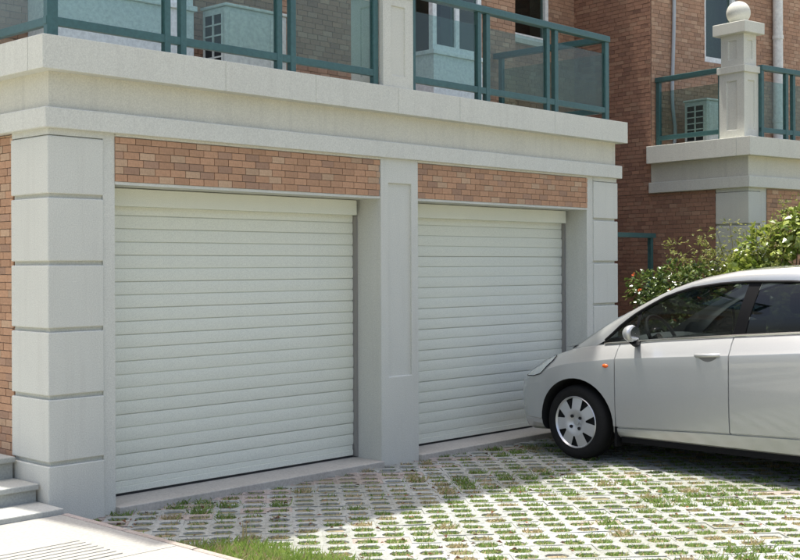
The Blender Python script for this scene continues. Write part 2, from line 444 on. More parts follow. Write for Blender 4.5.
# ------------------------------------------------------------------ shared house pieces
def panel_face(m, P, u0, u1, v0, v1, pu0, pu1, pv0, pv1, dep):
    """rectangular face with a sunk panel; P(u,v,d) maps to space, d = depth into the wall"""
    o = [(u0,v0),(u1,v0),(u1,v1),(u0,v1)]; i = [(pu0,pv0),(pu1,pv0),(pu1,pv1),(pu0,pv1)]
    vs = [P(u,v,0) for u,v in o] + [P(u,v,0) for u,v in i] + [P(u,v,dep) for u,v in i]
    fs = [(k,(k+1)%4,4+(k+1)%4,4+k) for k in range(4)] + [(4+k,4+(k+1)%4,8+(k+1)%4,8+k) for k in range(4)] + [(8,9,10,11)]
    m.add(vs, fs)
def panel_box(x0, x1, y0, y1, z0, z1, front=None, left=None, right=None, dep=.014):
    m = MB()
    F = lambda u,v,d: (u, y0+d, v); L = lambda u,v,d: (x0+d, u, v); Rr = lambda u,v,d: (x1-d, u, v)
    if front: panel_face(m, F, x0, x1, z0, z1, *front, dep)
    else: m.add([(x0,y0,z0),(x1,y0,z0),(x1,y0,z1),(x0,y0,z1)], [(0,1,2,3)])
    if left: panel_face(m, lambda u,v,d: (x0+d, y1-(u-y0), v), y0, y1, z0, z1, y0+y1-left[1], y0+y1-left[0], left[2], left[3], dep)
    else: m.add([(x0,y1,z0),(x0,y0,z0),(x0,y0,z1),(x0,y1,z1)], [(0,1,2,3)])
    if right: panel_face(m, Rr, y0, y1, z0, z1, *right, dep)
    else: m.add([(x1,y0,z0),(x1,y1,z0),(x1,y1,z1),(x1,y0,z1)], [(0,1,2,3)])
    m.add([(x1,y1,z0),(x0,y1,z0),(x0,y1,z1),(x1,y1,z1)], [(0,1,2,3)])
    m.add([(x0,y0,z1),(x1,y0,z1),(x1,y1,z1),(x0,y1,z1)], [(0,1,2,3)])
    m.add([(x0,y1,z0),(x1,y1,z0),(x1,y0,z0),(x0,y0,z0)], [(0,1,2,3)])
    return m
def ring(m, x0, x1, y0, y1, z0, z1, yb):
    """a band that wraps the front and both sides of the wing"""
    m.box(x0, x1, y0, yb, z0, z1)
SL0, SL1 = 2.573, 2.767
LG0, LG1 = 2.233, 2.354
YB = 1.35                                     # the main wall behind the balcony
ROWS = [(1.85,2.19),(1.452,1.826),(1.057,1.428),(.661,1.033),(.270,.637)]
def pier(parent, x0, x1, outer, y1=.432):
    """pier of proud blocks with open joints; outer = -1 left end, +1 right end of the wing"""
    e = .024
    p = B('corner_pier', M['stone'], parent, (x0 + (e if outer < 0 else 0), x1 - (e if outer > 0 else 0), e, y1-.004, G-.1, LG0+.002))
    for (a, b) in ROWS: B('stone_block', M['stone'], p, (x0, x1, 0, y1, a, b), bevel=.007)
    B('stone_block', M['stone'], p, (x0, x1, 0, y1, G-.1, .246), bevel=.007)
    B('capping', M['stone'], p, (x0 + (.008 if outer < 0 else -.001), x1 + (.001 if outer < 0 else -.008), .008, y1-.002, 2.196, LG0+.004))
    return p
def post_with_ball(parent, x0, x1, y0, y1, finial=True):
    z0 = SL1 - .01; cx, cy = (x0+x1)/2, (y0+y1)/2
    u = .17*(x1-x0); vv = .2*(y1-y0)
    p = panel_box(x0, x1, y0, y1, z0, 3.47, front=(x0+u*1.6, x1-u*1.6, 2.86, 3.385), left=(y0+vv*1.5, y1-vv*1.5, 2.86, 3.385), right=(y0+vv*1.5, y1-vv*1.5, 2.86, 3.385), dep=.012).build('balcony_post', M['stone'], parent, bevel=.004)
    B('band', M['stone'], p, (x0-.02, x1+.02, y0-.02, y1+.02, 3.47, 3.545), bevel=.006)
    panel_box(x0+.015, x1-.015, y0+.015, y1-.015, 3.545, 3.885, front=(x0+u*1.9, x1-u*1.9, 3.62, 3.82), left=(y0+vv*1.7, y1-vv*1.7, 3.62, 3.82), right=(y0+vv*1.7, y1-vv*1.7, 3.62, 3.82), dep=.012).build('post_head', M['stone'], p, bevel=.004)
    B('cap', M['stone'], p, (x0-.05, x1+.05, y0-.05, y1+.05, 3.885, 4.01), bevel=.008)
    m = MB(); rows = []
    for i in range(17):
        a = -math.pi/2 + math.pi*i/16
        rows.append([(cx + .128*math.cos(a)*math.cos(t), cy + .128*math.cos(a)*math.sin(t), 4.132 + .128*math.sin(a)) for t in [2*math.pi*k/28 for k in range(29)]])
    m.grid(rows, flip=True); m.build('ball_finial', M['stone'], p, smooth=60)
    return p
def shutter(parent, x0, x1, sag=0.0):
    yd = .285
    d = B('garage_door', M['shutter'], parent, (x0+.012, x1-.045, yd-.075, yd+.06, 1.803, 1.918), bevel=.006)
    d['label'] = 'pale green roller shutter with its box'
    for gx in (x0, x1-.024): B('guide_rail', M['guide'], d, (gx, gx+.024, yd-.035, yd+.03, -.045, 1.80))
    prof = [(.001,0),(-.0045,.002),(-.0065,.016),(-.0078,.040),(-.0068,.066),(-.0048,.0808),(.0025,.0818),(.0025,.0853)]
    def slatmesh(prof):
        mm = MB(); mm.grid([[(x0+.032, y, z) for y, z in prof], [(x1-.026, y, z) for y, z in prof]], flip=True); return mm.mesh('slat', M['shutter'])
    me = slatmesh(prof); p_ = .0853; z = -.036 + .078; k = 0
    me.polygons.foreach_set('use_smooth', [True]*len(me.polygons)); me.set_sharp_from_angle(angle=R(35))
    rs = random.Random(int(x0*100))
    while z < 1.80:
        o = link('slat', me, d); o.location = (0, yd + rs.uniform(-.0012,.0012), z); o.rotation_euler = (rs.uniform(-.02,.02), 0, rs.uniform(-.0006,.0006)); z += p_
    m = MB(); m.box(x0+.032, x1-.032, yd-.012, yd+.012, -.036, .006); m.box(x0+.032, x1-.032, yd-.006, yd+.012, .006, .041); m.build('bottom_bar', M['shutter'], d, bevel=.003)
    B('rubber_seal', M['gasket'], d, (x0+.032, x1-.032, yd-.004, yd+.012, -.052, -.036))
    return d
def bay_window(parent, x0, x1, z0, zs, z1, y0=1.0, mull=2):
    """white bay: panel below, glazed frame above"""
    b = MB(); b.box(x0, x1, y0, YB+.02, z0, zs)
    bw = b.build('bay_window', M['white'], parent, bevel=.004)
    B('sill', M['white'], bw, (x0-.02, x1+.02, y0-.02, YB+.02, zs+.001, zs+.04), bevel=.004)
    B('head', M['white'], bw, (x0, x1, y0, YB+.02, z1+.001, z1+.08), bevel=.004)
    f = MB(); t = .055
    n = mull; xs = [x0 + (x1-x0)*k/n for k in range(n+1)]
    for k, x in enumerate(xs):
        a = x if k == 0 else x - t if k == n else x - t/2
        f.box(a, a+t, y0+.012, y0+.06, zs+.04, z1)
    for (za, zb) in ((zs+.04, zs+.04+t), (z1-t, z1)): f.box(x0+.001, x1-.001, y0+.014, y0+.058, za, zb)
    f.box(x0, x0+.05, YB-.05, YB+.01, zs+.04, z1); f.box(x1-.05, x1, YB-.05, YB+.01, zs+.04, z1)
    f.build('frame', M['white'], bw)
    for k in range(n): B('pane', M['winglass'], bw, (xs[k]+.03, xs[k+1]-.03, y0+.032, y0+.038, zs+.09, z1-.05))
    B('pane', M['winglass'], bw, (x0+.02, x0+.026, y0+.06, YB-.05, zs+.04, z1))
    B('pane', M['winglass'], bw, (x1-.026, x1-.02, y0+.06, YB-.05, zs+.04, z1))
    c = MB(); rows = []
    for zz in (zs+.05, z1-.01):
        rows.append([(x0+.06+(x1-x0-.12)*i/60, YB+.10+.018*math.sin(i*1.3), zz) for i in range(22)])
    c.grid(rows); c.build('curtain', M['curtain'], bw)
    B('room_dark_panel', M['dark'], bw, (x0+.02, x1-.02, YB+.16, YB+.17, zs, z1))  # near-black sheet: darkness of the unlit room put into its colour
    return bw
def flat_window(parent, x0, x1, z0, z1, y, mull=1, t=.06):
    f = MB(); xs = [x0 + (x1-x0)*k/mull for k in range(mull+1)]
    f.box(x0, x1, y-.03, y+.05, z0, z0+t); f.box(x0, x1, y-.03, y+.05, z1-t, z1)
    for k, x in enumerate(xs):
        a = x if k == 0 else x - t if k == mull else x - t/2
        f.box(a, a+t, y-.028, y+.048, z0+t, z1-t)
    wn = f.build('window', M['white'], parent, bevel=.003)
    B('sill', M['stone'], wn, (x0-.04, x1+.04, y-.06, y+.02, z0-.06, z0-.002), bevel=.004)
    for k in range(mull): B('pane', M['winglass'], wn, (xs[k]+t*.5, xs[k+1]-t*.5, y+.008, y+.014, z0+t*.6, z1-t*.6))
    B('room_dark_panel', M['dark'], wn, (x0, x1, y+.25, y+.26, z0, z1))  # thin sheet coloured near black to stand for the unlit room
    return wn

# ------------------------------------------------------------------ the garage house
def tall_wall(name, parent, x0, x1, y0, y1, z0, z1, holes, mat):
    """solid wall block whose front (-y) has rectangular openings"""
    m = MB(); xs = sorted(set([x0, x1] + [h for q in holes for h in q[:2]])); zs = sorted(set([z0, z1] + [h for q in holes for h in q[2:]]))
    for a, b in zip(xs, xs[1:]):
        for c, d in zip(zs, zs[1:]):
            cx, cz = (a+b)/2, (c+d)/2
            if any(h[0] < cx < h[1] and h[2] < cz < h[3] for h in holes): continue
            m.add([(a,y0,c),(b,y0,c),(b,y0,d),(a,y0,d)], [(0,1,2,3)])
    for h in holes:
        a, b, c, d = h
        m.add([(a,y0,c),(b,y0,c),(b,y0,d),(a,y0,d),(a,y0+.27,c),(b,y0+.27,c),(b,y0+.27,d),(a,y0+.27,d)], [(0,4,5,1),(1,5,6,2),(2,6,7,3),(3,7,4,0),(4,7,6,5)])
    m.add([(x0,y0,z0),(x1,y0,z0),(x1,y1,z0),(x0,y1,z0),(x0,y0,z1),(x1,y0,z1),(x1,y1,z1),(x0,y1,z1)], [(1,2,6,5),(2,3,7,6),(3,0,4,7),(4,5,6,7)])
    return m.build(name, mat, parent)
def px(x, y):
    q = Vector((x, y)) - camp; d = q.dot(view); return 400 + 1190*q.dot(rgt)/d

house = empty('garage_house', (0,0,0))
tag(house, 'garage house with two pale green roller shutters under a glass-railed balcony', 'house')
XR = 5.993
pier(house, 0, .377, -1); pier(house, 5.594, XR, 1)
B('door_jamb', M['stone'], house, (.3772, .461, .012, .40, G-.1, LG0+.003)); B('door_jamb', M['stone'], house, (5.498, 5.5938, .012, .40, G-.1, LG0+.003))
pm_ = panel_box(2.779, 3.191, 0, .40, G-.1, LG0+.003, front=(2.86, 3.118, .57, 2.045), dep=.02)
pm_.build('middle_pillar', M['stone'], house, bevel=.005)
LB = 1.928
for n_, (a, b) in enumerate(((.461, 2.779), (3.191, 5.498))):
    lin = B('brick_lintel', M['mortar'], house, (a+.001, b-.001, .012, .20, LB+.012, LG0+.002))
    lay_bricks(lin, (0, .008), 0, layout(a+.002, b-.002, LB+.014, LG0-.018, [], 5+n_), BRK, 21+n_, single=150)
    B('soffit', M['stone'], lin, (a+.001, b-.001, .006, .272, LB-.006, LB+.012))
    B('flashing', M['stone2'], lin, (a+.001, b-.001, -.004, .05, LG0-.016, LG0+.001))
    B('back_panel', M['stone'], lin, (a, b, .345, .40, -.04, LB+.1))
    shutter(house, a, b)
    B('threshold', M['concrete'], house, (a+.001, b-.001, -.035, .36, G-.1, -.053), bevel=.006)
m = MB(); m.box(-.030, XR+.035, -.030, YB, LG0, LG1); ledge = m.build('lower_ledge', M['stone'], house, bevel=.006)
m = MB(); m.box(.017, XR-.017, .017, YB, LG1, SL0); m.build('frieze', M['stone2'], house)
# balcony edge: coping pieces with joints
sp = [-.07, 1.26, 2.06, 2.905, 3.62, 4.9, XR+.07]
m = MB(); m.box(-.06, XR+.06, -.06, YB, SL0, SL1-.004); slab_o = m.build('balcony_slab', M['stone2'], house)
for a, b in zip(sp, sp[1:]): B('coping_stone', M['stone'], slab_o, (a+.0008, b-.0008, -.07, .10, SL0-.004, SL1), bevel=.004)
ysd = [.1016, .75, YB-.002]
for a, b in zip(ysd, ysd[1:]):
    B('coping_stone', M['stone'], slab_o, (-.07, .10, a+.0008, b-.0008, SL0-.004, SL1), bevel=.004)
    B('coping_stone', M['stone'], slab_o, (XR-.10, XR+.07, a+.0008, b-.0008, SL0-.004, SL1), bevel=.004)
# brick side walls of the wing, behind the piers
sw = B('side_wall', M['mortar'], house, (.03, .20, .43, YB, G-.1, LG0+.002))
lay_bricks(sw, (.026, YB), -math.pi/2, layout(0, YB-.436, .25, LG0-.004, [], 31), BRK, 32, score=lambda q: -q[1], single=90)
B('side_wall', M['mortar'], house, (XR-.2, XR-.03, .43, YB, G-.1, LG0+.002))
# main wall behind the balcony
HTOP = 10.6
bays = [(.63, 1.80, 2.95, 3.33, 5.0), (4.50, 5.20, 2.95, 3.36, 5.0)]
holes = [(b[0]+.03, b[1]-.03, b[2], b[4]) for b in bays]
mw = tall_wall('main_wall', house, -.335, 6.15, YB, 8.0, G-.1, HTOP, holes, M['mortar'])
lay_bricks(mw, (0, YB-.001), 0, layout(-.06, 6.15, SL1+.002, 5.2, [(b[0], b[1], b[2], b[4]+.08) for b in bays], 41), MID, 42, score=lambda q: (abs(q[2]-3.2) > .45, q[0]), single=0, pr=(.72,.16))
lay_bricks(mw, (6.151, YB), math.pi/2, layout(0, .9, SL1+.002, 5.2, [], 43), MID, 44, single=0)
for b in bays: bay_window(house, *b)
# recessed entrance wall between the two houses
XE = 8.55; YE = 2.25
wn = (7.02, 7.92, 4.05, 5.4)
rw = tall_wall('recessed_wall', house, 6.10, XE, YE, 7.9, G-.1, 8.8, [wn], M['mortar'])
lay_bricks(rw, (0, YE-.001), 0, layout(6.16, XE, 2.2, 5.6, [wn], 51), MID, 52, single=0)
lay_bricks(rw, (0, YE-.001), 0, layout(6.16, XE, G, 2.2, [], 53), DRK, 54, single=0)  # lower part of the wall laid in the shade-darkened bricks
flat_window(house, wn[0], wn[1], wn[2], wn[3], YE, 1)
B('roof', M['concrete'], house, (-.335, 6.16, YB-.50, 8.1, HTOP, HTOP+.12))  # unseen roof; height and eave depth shaped to place its shadow edge
post_with_ball(house, 2.765, 3.095, -.045, .30)

# ------------------------------------------------------------------ the neighbouring house, turned a little
nb = empty('neighbour_house', (7.967, -.345, 0), R(-9.3))
tag(nb, 'neighbouring red brick house with ball-topped balcony post, behind the shrubs', 'house')
D = .07                                       # overhang of the balcony corner that was surveyed
def nloc(x, y):
    a = R(-9.3); c, s = math.cos(a), math.sin(a); x += D; y += D
    return (7.967 + x*c - y*s, -.345 + x*s + y*c)
nb.location = (*nloc(0, 0), 0)
NR = 5.0
pier(nb, 0, .21, -1)
B('door_jamb', M['stone'], nb, (.2102, .32, .012, .40, G-.1, LG0+.003))
lin = B('brick_lintel', M['mortar'], nb, (.321, NR, .012, .40, G-.1, LG0+.002))
lay_bricks(lin, (0, .008), 0, layout(.322, 2.6, .3, LG0-.004, [], 61), BRK, 62, single=0)
m = MB(); m.box(-.030, NR, -.030, YB, LG0, LG1); m.build('lower_ledge', M['stone'], nb, bevel=.006)
m = MB(); m.box(.017, NR, .017, YB, LG1, SL0); m.build('frieze', M['stone2'], nb)
m = MB(); m.box(-.06, NR, -.06, YB, SL0, SL1-.004); s2 = m.build('balcony_slab', M['stone2'], nb)
for a, b in ((-.07, 1.2), (1.2, 2.5), (2.5, NR)): B('coping_stone', M['stone'], s2, (a+.0008, b-.0008, -.07, .10, SL0-.004, SL1), bevel=.004)
B('coping_stone', M['stone'], s2, (-.07, .10, .1016, YB-.003, SL0-.004, SL1), bevel=.004)
# side wall in the shade: wing and main block in one plane
sw = B('side_wall', M['mortar'], nb, (.025, .3, .43, YB+.02, G-.1, LG0+.002))
win = [(.98, 1.62, 3.85, 5.2)]
nmw = tall_wall('main_wall', nb, .03, NR, YB, 8.0, G-.1, HTOP, win, M['mortar'])
pcs = layout(-1.6, YB-.436, G, LG0-.004, [], 71)
up = layout(-1.6, -.002, LG0, 6.0, [], 72)
def sc(q):
    if q[0] < -1.15: return 9
    return 1.0 - q[0]*.12 + (0 if q[2] > .95 else 5) + (0 if q[3] < 4.4 else 6)
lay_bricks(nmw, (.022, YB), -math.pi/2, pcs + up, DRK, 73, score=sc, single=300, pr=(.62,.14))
lay_bricks(nmw, (0, YB-.001), 0, layout(.026, 4.0, SL1+.002, 5.6, win, 74), MID, 75, single=0, pr=(.6,.22))
flat_window(nb, *win[0][:2], win[0][2], win[0][3], YB+.06, 1, .07)
post_with_ball(nb, .03, .275, .075, .40)
B('roof', M['concrete'], nb, (-.07, NR, YB-.50, 8.1, HTOP, HTOP+.12))  # unseen roof; eave shaped for the shade it casts

# ------------------------------------------------------------------ railings
def railing(name, label, segs, loc=(0,0,0), rz=0, group=None):
    """segs: list of straight runs: (origin, angle, posts[(u,width)], panes[(u0,u1)], u0, u1)"""
    t = empty(name, loc, rz); tag(t, label, 'railing', group)
    for (o, ang, posts, panes, u0, u1) in segs:
        c, s = math.cos(ang), math.sin(ang)
        def bx(nm, mat, a, b, d0, d1, z0, z1, bv=.003):
            m = MB(); m.box(a, b, d0, d1, z0, z1)
            m.v = [(o[0] + c*x - s*y, o[1] + s*x + c*y, z) for x, y, z in m.v]
            return m.build(nm, mat, t, bevel=bv)
        for (u, w_) in posts: bx('post', M['green'], u, u+w_, -.022, .022, SL1-.002, 3.505)
        bx('top_rail', M['green'], u0, u1, -.035, .035, 3.505, 3.562, .006)
        bx('bottom_rail', M['green'], u0+.002, u1-.002, -.018, .018, 2.838, 2.890)
        for (a, b) in panes: bx('glass_pane', M['railglass'], a, b, -.004, .004, 2.8905, 3.395, 0)
    return t
YR = .012
railing('balcony_railing', 'green balcony railing with glass panes above the left garage door', [
    ((0, YR), 0, [(-.005,.072),(.822,.045),(.945,.045),(1.757,.045),(1.88,.048),(2.70,.05)], [(.067,.822),(.99,1.757),(1.928,2.70)], -.012, 2.752),
    ((.031, YR), math.pi/2, [(.70,.045),(1.27,.045)], [(.04,.70),(.745,1.27)], .037, 1.325)], group='garage house balcony railings')
railing('balcony_railing', 'green balcony railing with glass panes above the right garage door and car', [
    ((0, YR), 0, [(3.118,.045),(3.92,.042),(4.03,.048),(4.865,.045),(4.985,.05),(5.78,.06)], [(3.163,3.92),(4.078,4.865),(5.035,5.78)], 3.108, 5.846),
    ((5.81, YR), math.pi/2, [(1.22,.045)], [(.04,1.22)], .037, 1.325)], group='garage house balcony railings')
railing('balcony_railing', 'short green glass railing left of the ball-topped post, in front of a grey air conditioner', [
    ((.09, 0), math.pi/2, [(.402,.045),(1.27,.05)], [(.447,1.27)], .40, 1.325)], (*nloc(0,0), 0), R(-9.3))
railing('balcony_railing', 'green glass railing right of the ball-topped post of the neighbouring house', [
    ((0, .06), 0, [(.282,.045),(.72,.045),(.85,.045),(1.75,.045),(1.87,.045)], [(.327,.72),(.895,1.75),(1.915,2.8)], .28, 2.9)], (*nloc(0,0), 0), R(-9.3))

# ------------------------------------------------------------------ air conditioners
def ac(name, label, x, y, z, w_, d_, h_, parent_rot=0, loc=None):
    t = empty(name, loc or (x, y, z), parent_rot); tag(t, label, 'air conditioner')
    m = MB(); m.box(0, w_, 0, d_, .03, h_); c = m.build('casing', M['acwhite'], t, bevel=.012)
    B('lid', M['acwhite'], t, (-.012, w_+.012, -.012, d_+.012, h_, h_+.022), bevel=.006)
    for fx in (.05, w_-.1): B('foot', M['guide'], t, (fx, fx+.05, .02, d_-.02, 0, .03))
    g = MB(); g.box(-.003, -.001, .035, d_-.035, .06, h_-.05); g.build('coil', M['dark'], t)
    for k in range(3):
        yy = .035 + (d_-.07)*k/2
        B('grille_bar', M['acwhite'], t, (-.012, -.0035, yy-.008, yy+.008, .055, h_-.045))
    n = 6
    for k in range(n+1):
        zz = .06 + (h_-.11)*k/n
        B('grille_bar', M['acwhite'], t, (-.014, -.0125, .03, d_-.03, zz-.006, zz+.006))
    B('front_panel', M['acwhite'], t, (.03, w_*.70, -.006, .002, .06, h_-.04), bevel=.004)
    B('service_panel', M['acwhite'], t, (w_*.72, w_-.02, -.005, .002, .06, h_-.04), bevel=.004)
    return t
ac('air_conditioner', 'white outdoor air conditioner behind the balcony glass above the left garage door', 1.93, .78, SL1, .60, .29, .60)
ac('air_conditioner', 'grey outdoor air conditioner beside the ball-topped post of the neighbouring house', 0, 0, 0, .62, .32, .52, R(-9.3), (*nloc(.40, .86), SL1))

# ------------------------------------------------------------------ pipes, cable, low rail
def thing_mesh(mb, name, mat, label, cat, group=None, smooth=40): return tag(mb.build(name, mat, smooth=smooth), label, cat, group)
def npt(x, y, z): return (*nloc(x, y), z)
m = MB(); m.tube([npt(2.33, YB-.075, SL1), npt(2.33, YB-.075, 6.2)], .062, 14)
dp = thing_mesh(m, 'downpipe', M['pipe'], 'white plastic downpipe on the brick wall right of the ball-topped post', 'pipe')
for zz in (3.2, 4.25, 5.3):
    m = MB(); m.tube([npt(2.33, YB-.075, zz), npt(2.33, YB-.075, zz+.05)], .07, 14); m.build('clamp', M['pipe'], dp, smooth=40)
m = MB(); rc = random.Random(4)
m.tube([npt(.36 + .03*math.sin(z*1.7) + (.07*math.exp(-((z-2.95)/.25)**2)), YB-.035, z) for z in [2.78 + .12*k for k in range(28)]], .021, 8)
thing_mesh(m, 'drain_hose', plain('grey_hose', (.40,.43,.45), .55), 'grey hose hanging down the brick wall of the neighbouring house', 'hose')
sr = empty('stair_railing', (6.22, .62, G)); tag(sr, 'dark green metal stair railing between the two houses', 'railing')
B('top_rail', M['green'], sr, (0, 1.42, -.03, .03, 1.80, 1.85)); B('post', M['green'], sr, (1.33, 1.38, -.02, .02, 0, 1.80)); B('post', M['green'], sr, (.05, .10, -.02, .02, 0, 1.80))
B('bottom_rail', M['green'], sr, (.1, 1.33, -.015, .015, .92, .96))

# ------------------------------------------------------------------ shrubs
M['leafA'] = leafmat('dark_glossy_leaf', (.04,.08,.016), (.15,.20,.045), .25, .28, .7)
M['leafB'] = leafmat('bright_glossy_leaf', (.11,.17,.025), (.36,.42,.09), .3, .3, .6)
M['leafC'] = leafmat('fine_yellow_leaf', (.14,.18,.035), (.34,.34,.10), .4, .5)
M['flower'] = leafmat('orange_flower', (.62,.10,.03), (.75,.25,.08), .3, .7)
M['twig'] = mottled('twig_bark', (.12,.085,.055), .2, 60)
def leaf(m, p, d, nrm, L, W, mat):
    d = d.normalized(); s = d.cross(nrm).normalized()*W; u = s.cross(d).normalized()*W*.35
    m.add([p, p + d*L*.5 + s - u*.2, p + d*L - u, p + d*L*.5 - s - u*.2, p + d*L*.5 + u*.6], [(0,1,4),(1,2,4),(2,3,4),(3,0,4)], mat)
def rvec(r): 
    z = r.uniform(-1, 1); a = r.uniform(0, 6.283); q = math.sqrt(1-z*z); return Vector((q*math.cos(a), q*math.sin(a), z))
def shrub(name, label, loc, clumps, leaves, L, W, mat, seed, flowers=0, stems=8, bottom=.0):
    r = random.Random(seed); t = empty(name, (loc[0], loc[1], G-.07)); tag(t, label, 'shrub')
    sm_ = MB()
    for k, (cx, cy, cz, rad) in enumerate(clumps):
        for q in range(3):
            b = Vector((r.uniform(-.08,.08), r.uniform(-.08,.08), 0)); e = Vector((cx, cy, cz)) + rvec(r)*rad*.6
            mid = b.lerp(e, .5) + Vector((r.uniform(-.1,.1), r.uniform(-.1,.1), .1))
            sm_.tube([b, mid, e], .014, 5, r1=.004)
    sm_.build('stems', M['twig'], t, smooth=60)
    f = MB(); tot = sum(c[3]**2 for c in clumps)
    for (cx, cy, cz, rad) in clumps:
        for k in range(int(leaves*rad*rad/tot)):
            v = rvec(r); rr = rad*(r.random()**.35)*r.uniform(.82, 1.12)
            p = Vector((cx, cy, cz)) + Vector((v.x*rr, v.y*rr, v.z*rr*.85))
            if p.z < .03: continue
            d = (v + rvec(r)*.8 + Vector((0,0,-.15)))
            s = r.uniform(.65, 1.25)
            leaf(f, p, d, (v*.5 + rvec(r)*.6 + Vector((0,0,.8))), L*s, W*s, mat)
    f.build('foliage', mat, t)
    if flowers:
        g = MB()
        for k in range(flowers):
            c = r.choice(clumps); v = rvec(r); v.y -= .4; v.x -= .4; v = v.normalized(); p = Vector(c[:3]) + v*c[3]*r.uniform(.9, 1.1)
            for q in range(5):
                d = rvec(r); leaf(g, p, d, rvec(r), .030, .013, M['flower'])
        g.build('flowers', M['flower'], t)
    return t
def clumpset(r, w_, d_, h0, h1, n, rad): return [(r.uniform(-w_, w_), r.uniform(-d_, d_), r.uniform(h0, h1), rad*r.uniform(.7, 1.25)) for _ in range(n)]
rs = random.Random(9)
shrub('flowering_shrub', 'dark leafy shrub with orange flowers beside the right garage pier', (7.08, .06), clumpset(rs, .30, .30, .55, 1.25, 13, .28) + [(-.2,.15,1.33,.24),(.0,.0,1.40,.24),(.25,-.2,1.42,.24)], 9000, .058, .019, M['leafA'], 1, flowers=30)
shrub('broadleaf_shrub', 'large bright green glossy shrub at the right edge behind the car roof', (7.74, -.93), clumpset(rs, .48, .42, .6, 1.45, 16, .34) + [(-.35,.3,1.45,.24),(-.2,.2,1.72,.27),(.0,-.05,1.90,.28),(.2,-.2,1.98,.30),(.38,-.38,2.02,.30),(.55,-.55,1.95,.32),(.7,-.7,1.3,.4)], 12000, .09, .032, M['leafB'], 2)
def feathery(name, label, loc, n, hmin, hmax, seed, spread=.5):
    r = random.Random(seed); t = empty(name, (loc[0], loc[1], G-.07)); tag(t, label, 'shrub'); st = MB(); f = MB()
    for k in range(n):
        h = r.uniform(hmin, hmax); a = r.uniform(0, 6.283); q = r.uniform(.1, spread)
        e = Vector((q*math.cos(a), q*math.sin(a), h)); b = Vector((r.uniform(-.1,.1), r.uniform(-.1,.1), 0))
        pts = [b.lerp(e, s) + Vector((math.cos(a), math.sin(a), 0))*(.18*(s*s - s)) for s in (0,.25,.5,.75,1)]
        st.tube(pts, .008, 5, r1=.002)
        for s in [x/22 for x in range(9, 23)]:
            i = min(int(s*4), 3); p = pts[i].lerp(pts[i+1], s*4 - i)
            for tw in range(3):
                d = rvec(r); d.z = abs(d.z)*.4; d.normalize(); ln = r.uniform(.05, .17)
                for u in range(5):
                    pp = p + d*ln*(u+1)/5; leaf(f, pp, d*.6 + rvec(r)*.8 + Vector((0,0,-.2)), rvec(r) + Vector((0,0,1)), r.uniform(.03,.055), .008, M['leafC'])
    st.build('stems', M['twig'], t, smooth=60); f.build('foliage', M['leafC'], t); return t
feathery('feathery_shrub', 'airy yellow green shrub with thin stems before the brick side wall', (7.38, -.12), 16, 1.35, 1.85, 5, .42)
feathery('feathery_shrub', 'tall wispy yellow green twigs in front of the neighbouring grey pier', (7.55, -.62), 16, 1.6, 2.2, 6, .5)

# ------------------------------------------------------------------ the car
CX, CY, CZ = 4.835, -.893, G                 # point below the front axle, car faces +y
car = empty('parked_car', (CX, CY, CZ)); tag(car, 'silver sedan parked nose-in before the right garage door', 'car')
plan = [(0,.800),(.15,.797),(.30,.785),(.42,.762),(.52,.722),(.61,.668),(.69,.600),(.75,.525),(.795,.43),(.822,.32),(.838,.18),(.845,.02),(.845,-.38),(.845,-1.3),(.845,-2.0),(.843,-2.5),(.832,-2.85),(.81,-3.1),(.77,-3.28),(.70,-3.41),(.60,-3.485),(.45,-3.525),(.25,-3.545),(0,-3.55)]
ztop = [(-3.55,.985),(-3.4,1.02),(-3.0,1.055),(-2.5,1.065),(-1.82,1.047),(-1.29,1.005),(-.74,.957),(-.34,.915),(-.2,.902),(-.05,.880),(.1,.845),(.29,.785),(.42,.738),(.52,.705),(.65,.680),(.80,.665)]
zcre = [(-3.55,.86),(-2.6,.95),(-1.85,.915),(-1.32,.872),(-1.1,.858),(-.38,.803),(.12,.735),(.35,.675),(.55,.62),(.8,.60)]
zsil = [(-3.55,.33),(-1.84,.335),(-1.09,.312),(-.42,.282),(.8,.28)]
DOORS = [(-.378, -1.318), (-1.318, -2.30)]
ys_ = []
def dense(poly, step=.045):
    out = []
    for (a, b), (c, d) in zip(poly, poly[1:]):
        n = max(1, int(math.hypot(c-a, d-b)/step))
        for k in range(n): out.append((a + (c-a)*k/n, b + (d-b)*k/n))
    out.append(poly[-1]); return out
def chaikin(p, n=2):
    for _ in range(n):
        q = [p[0]]
        for (a, b), (c, d) in zip(p, p[1:]): q += [(.75*a+.25*c, .75*b+.25*d), (.25*a+.75*c, .25*b+.75*d)]
        q.append(p[-1]); p = q
    return p
cv = chaikin(plan, 2)
cv = dense(cv, .045)
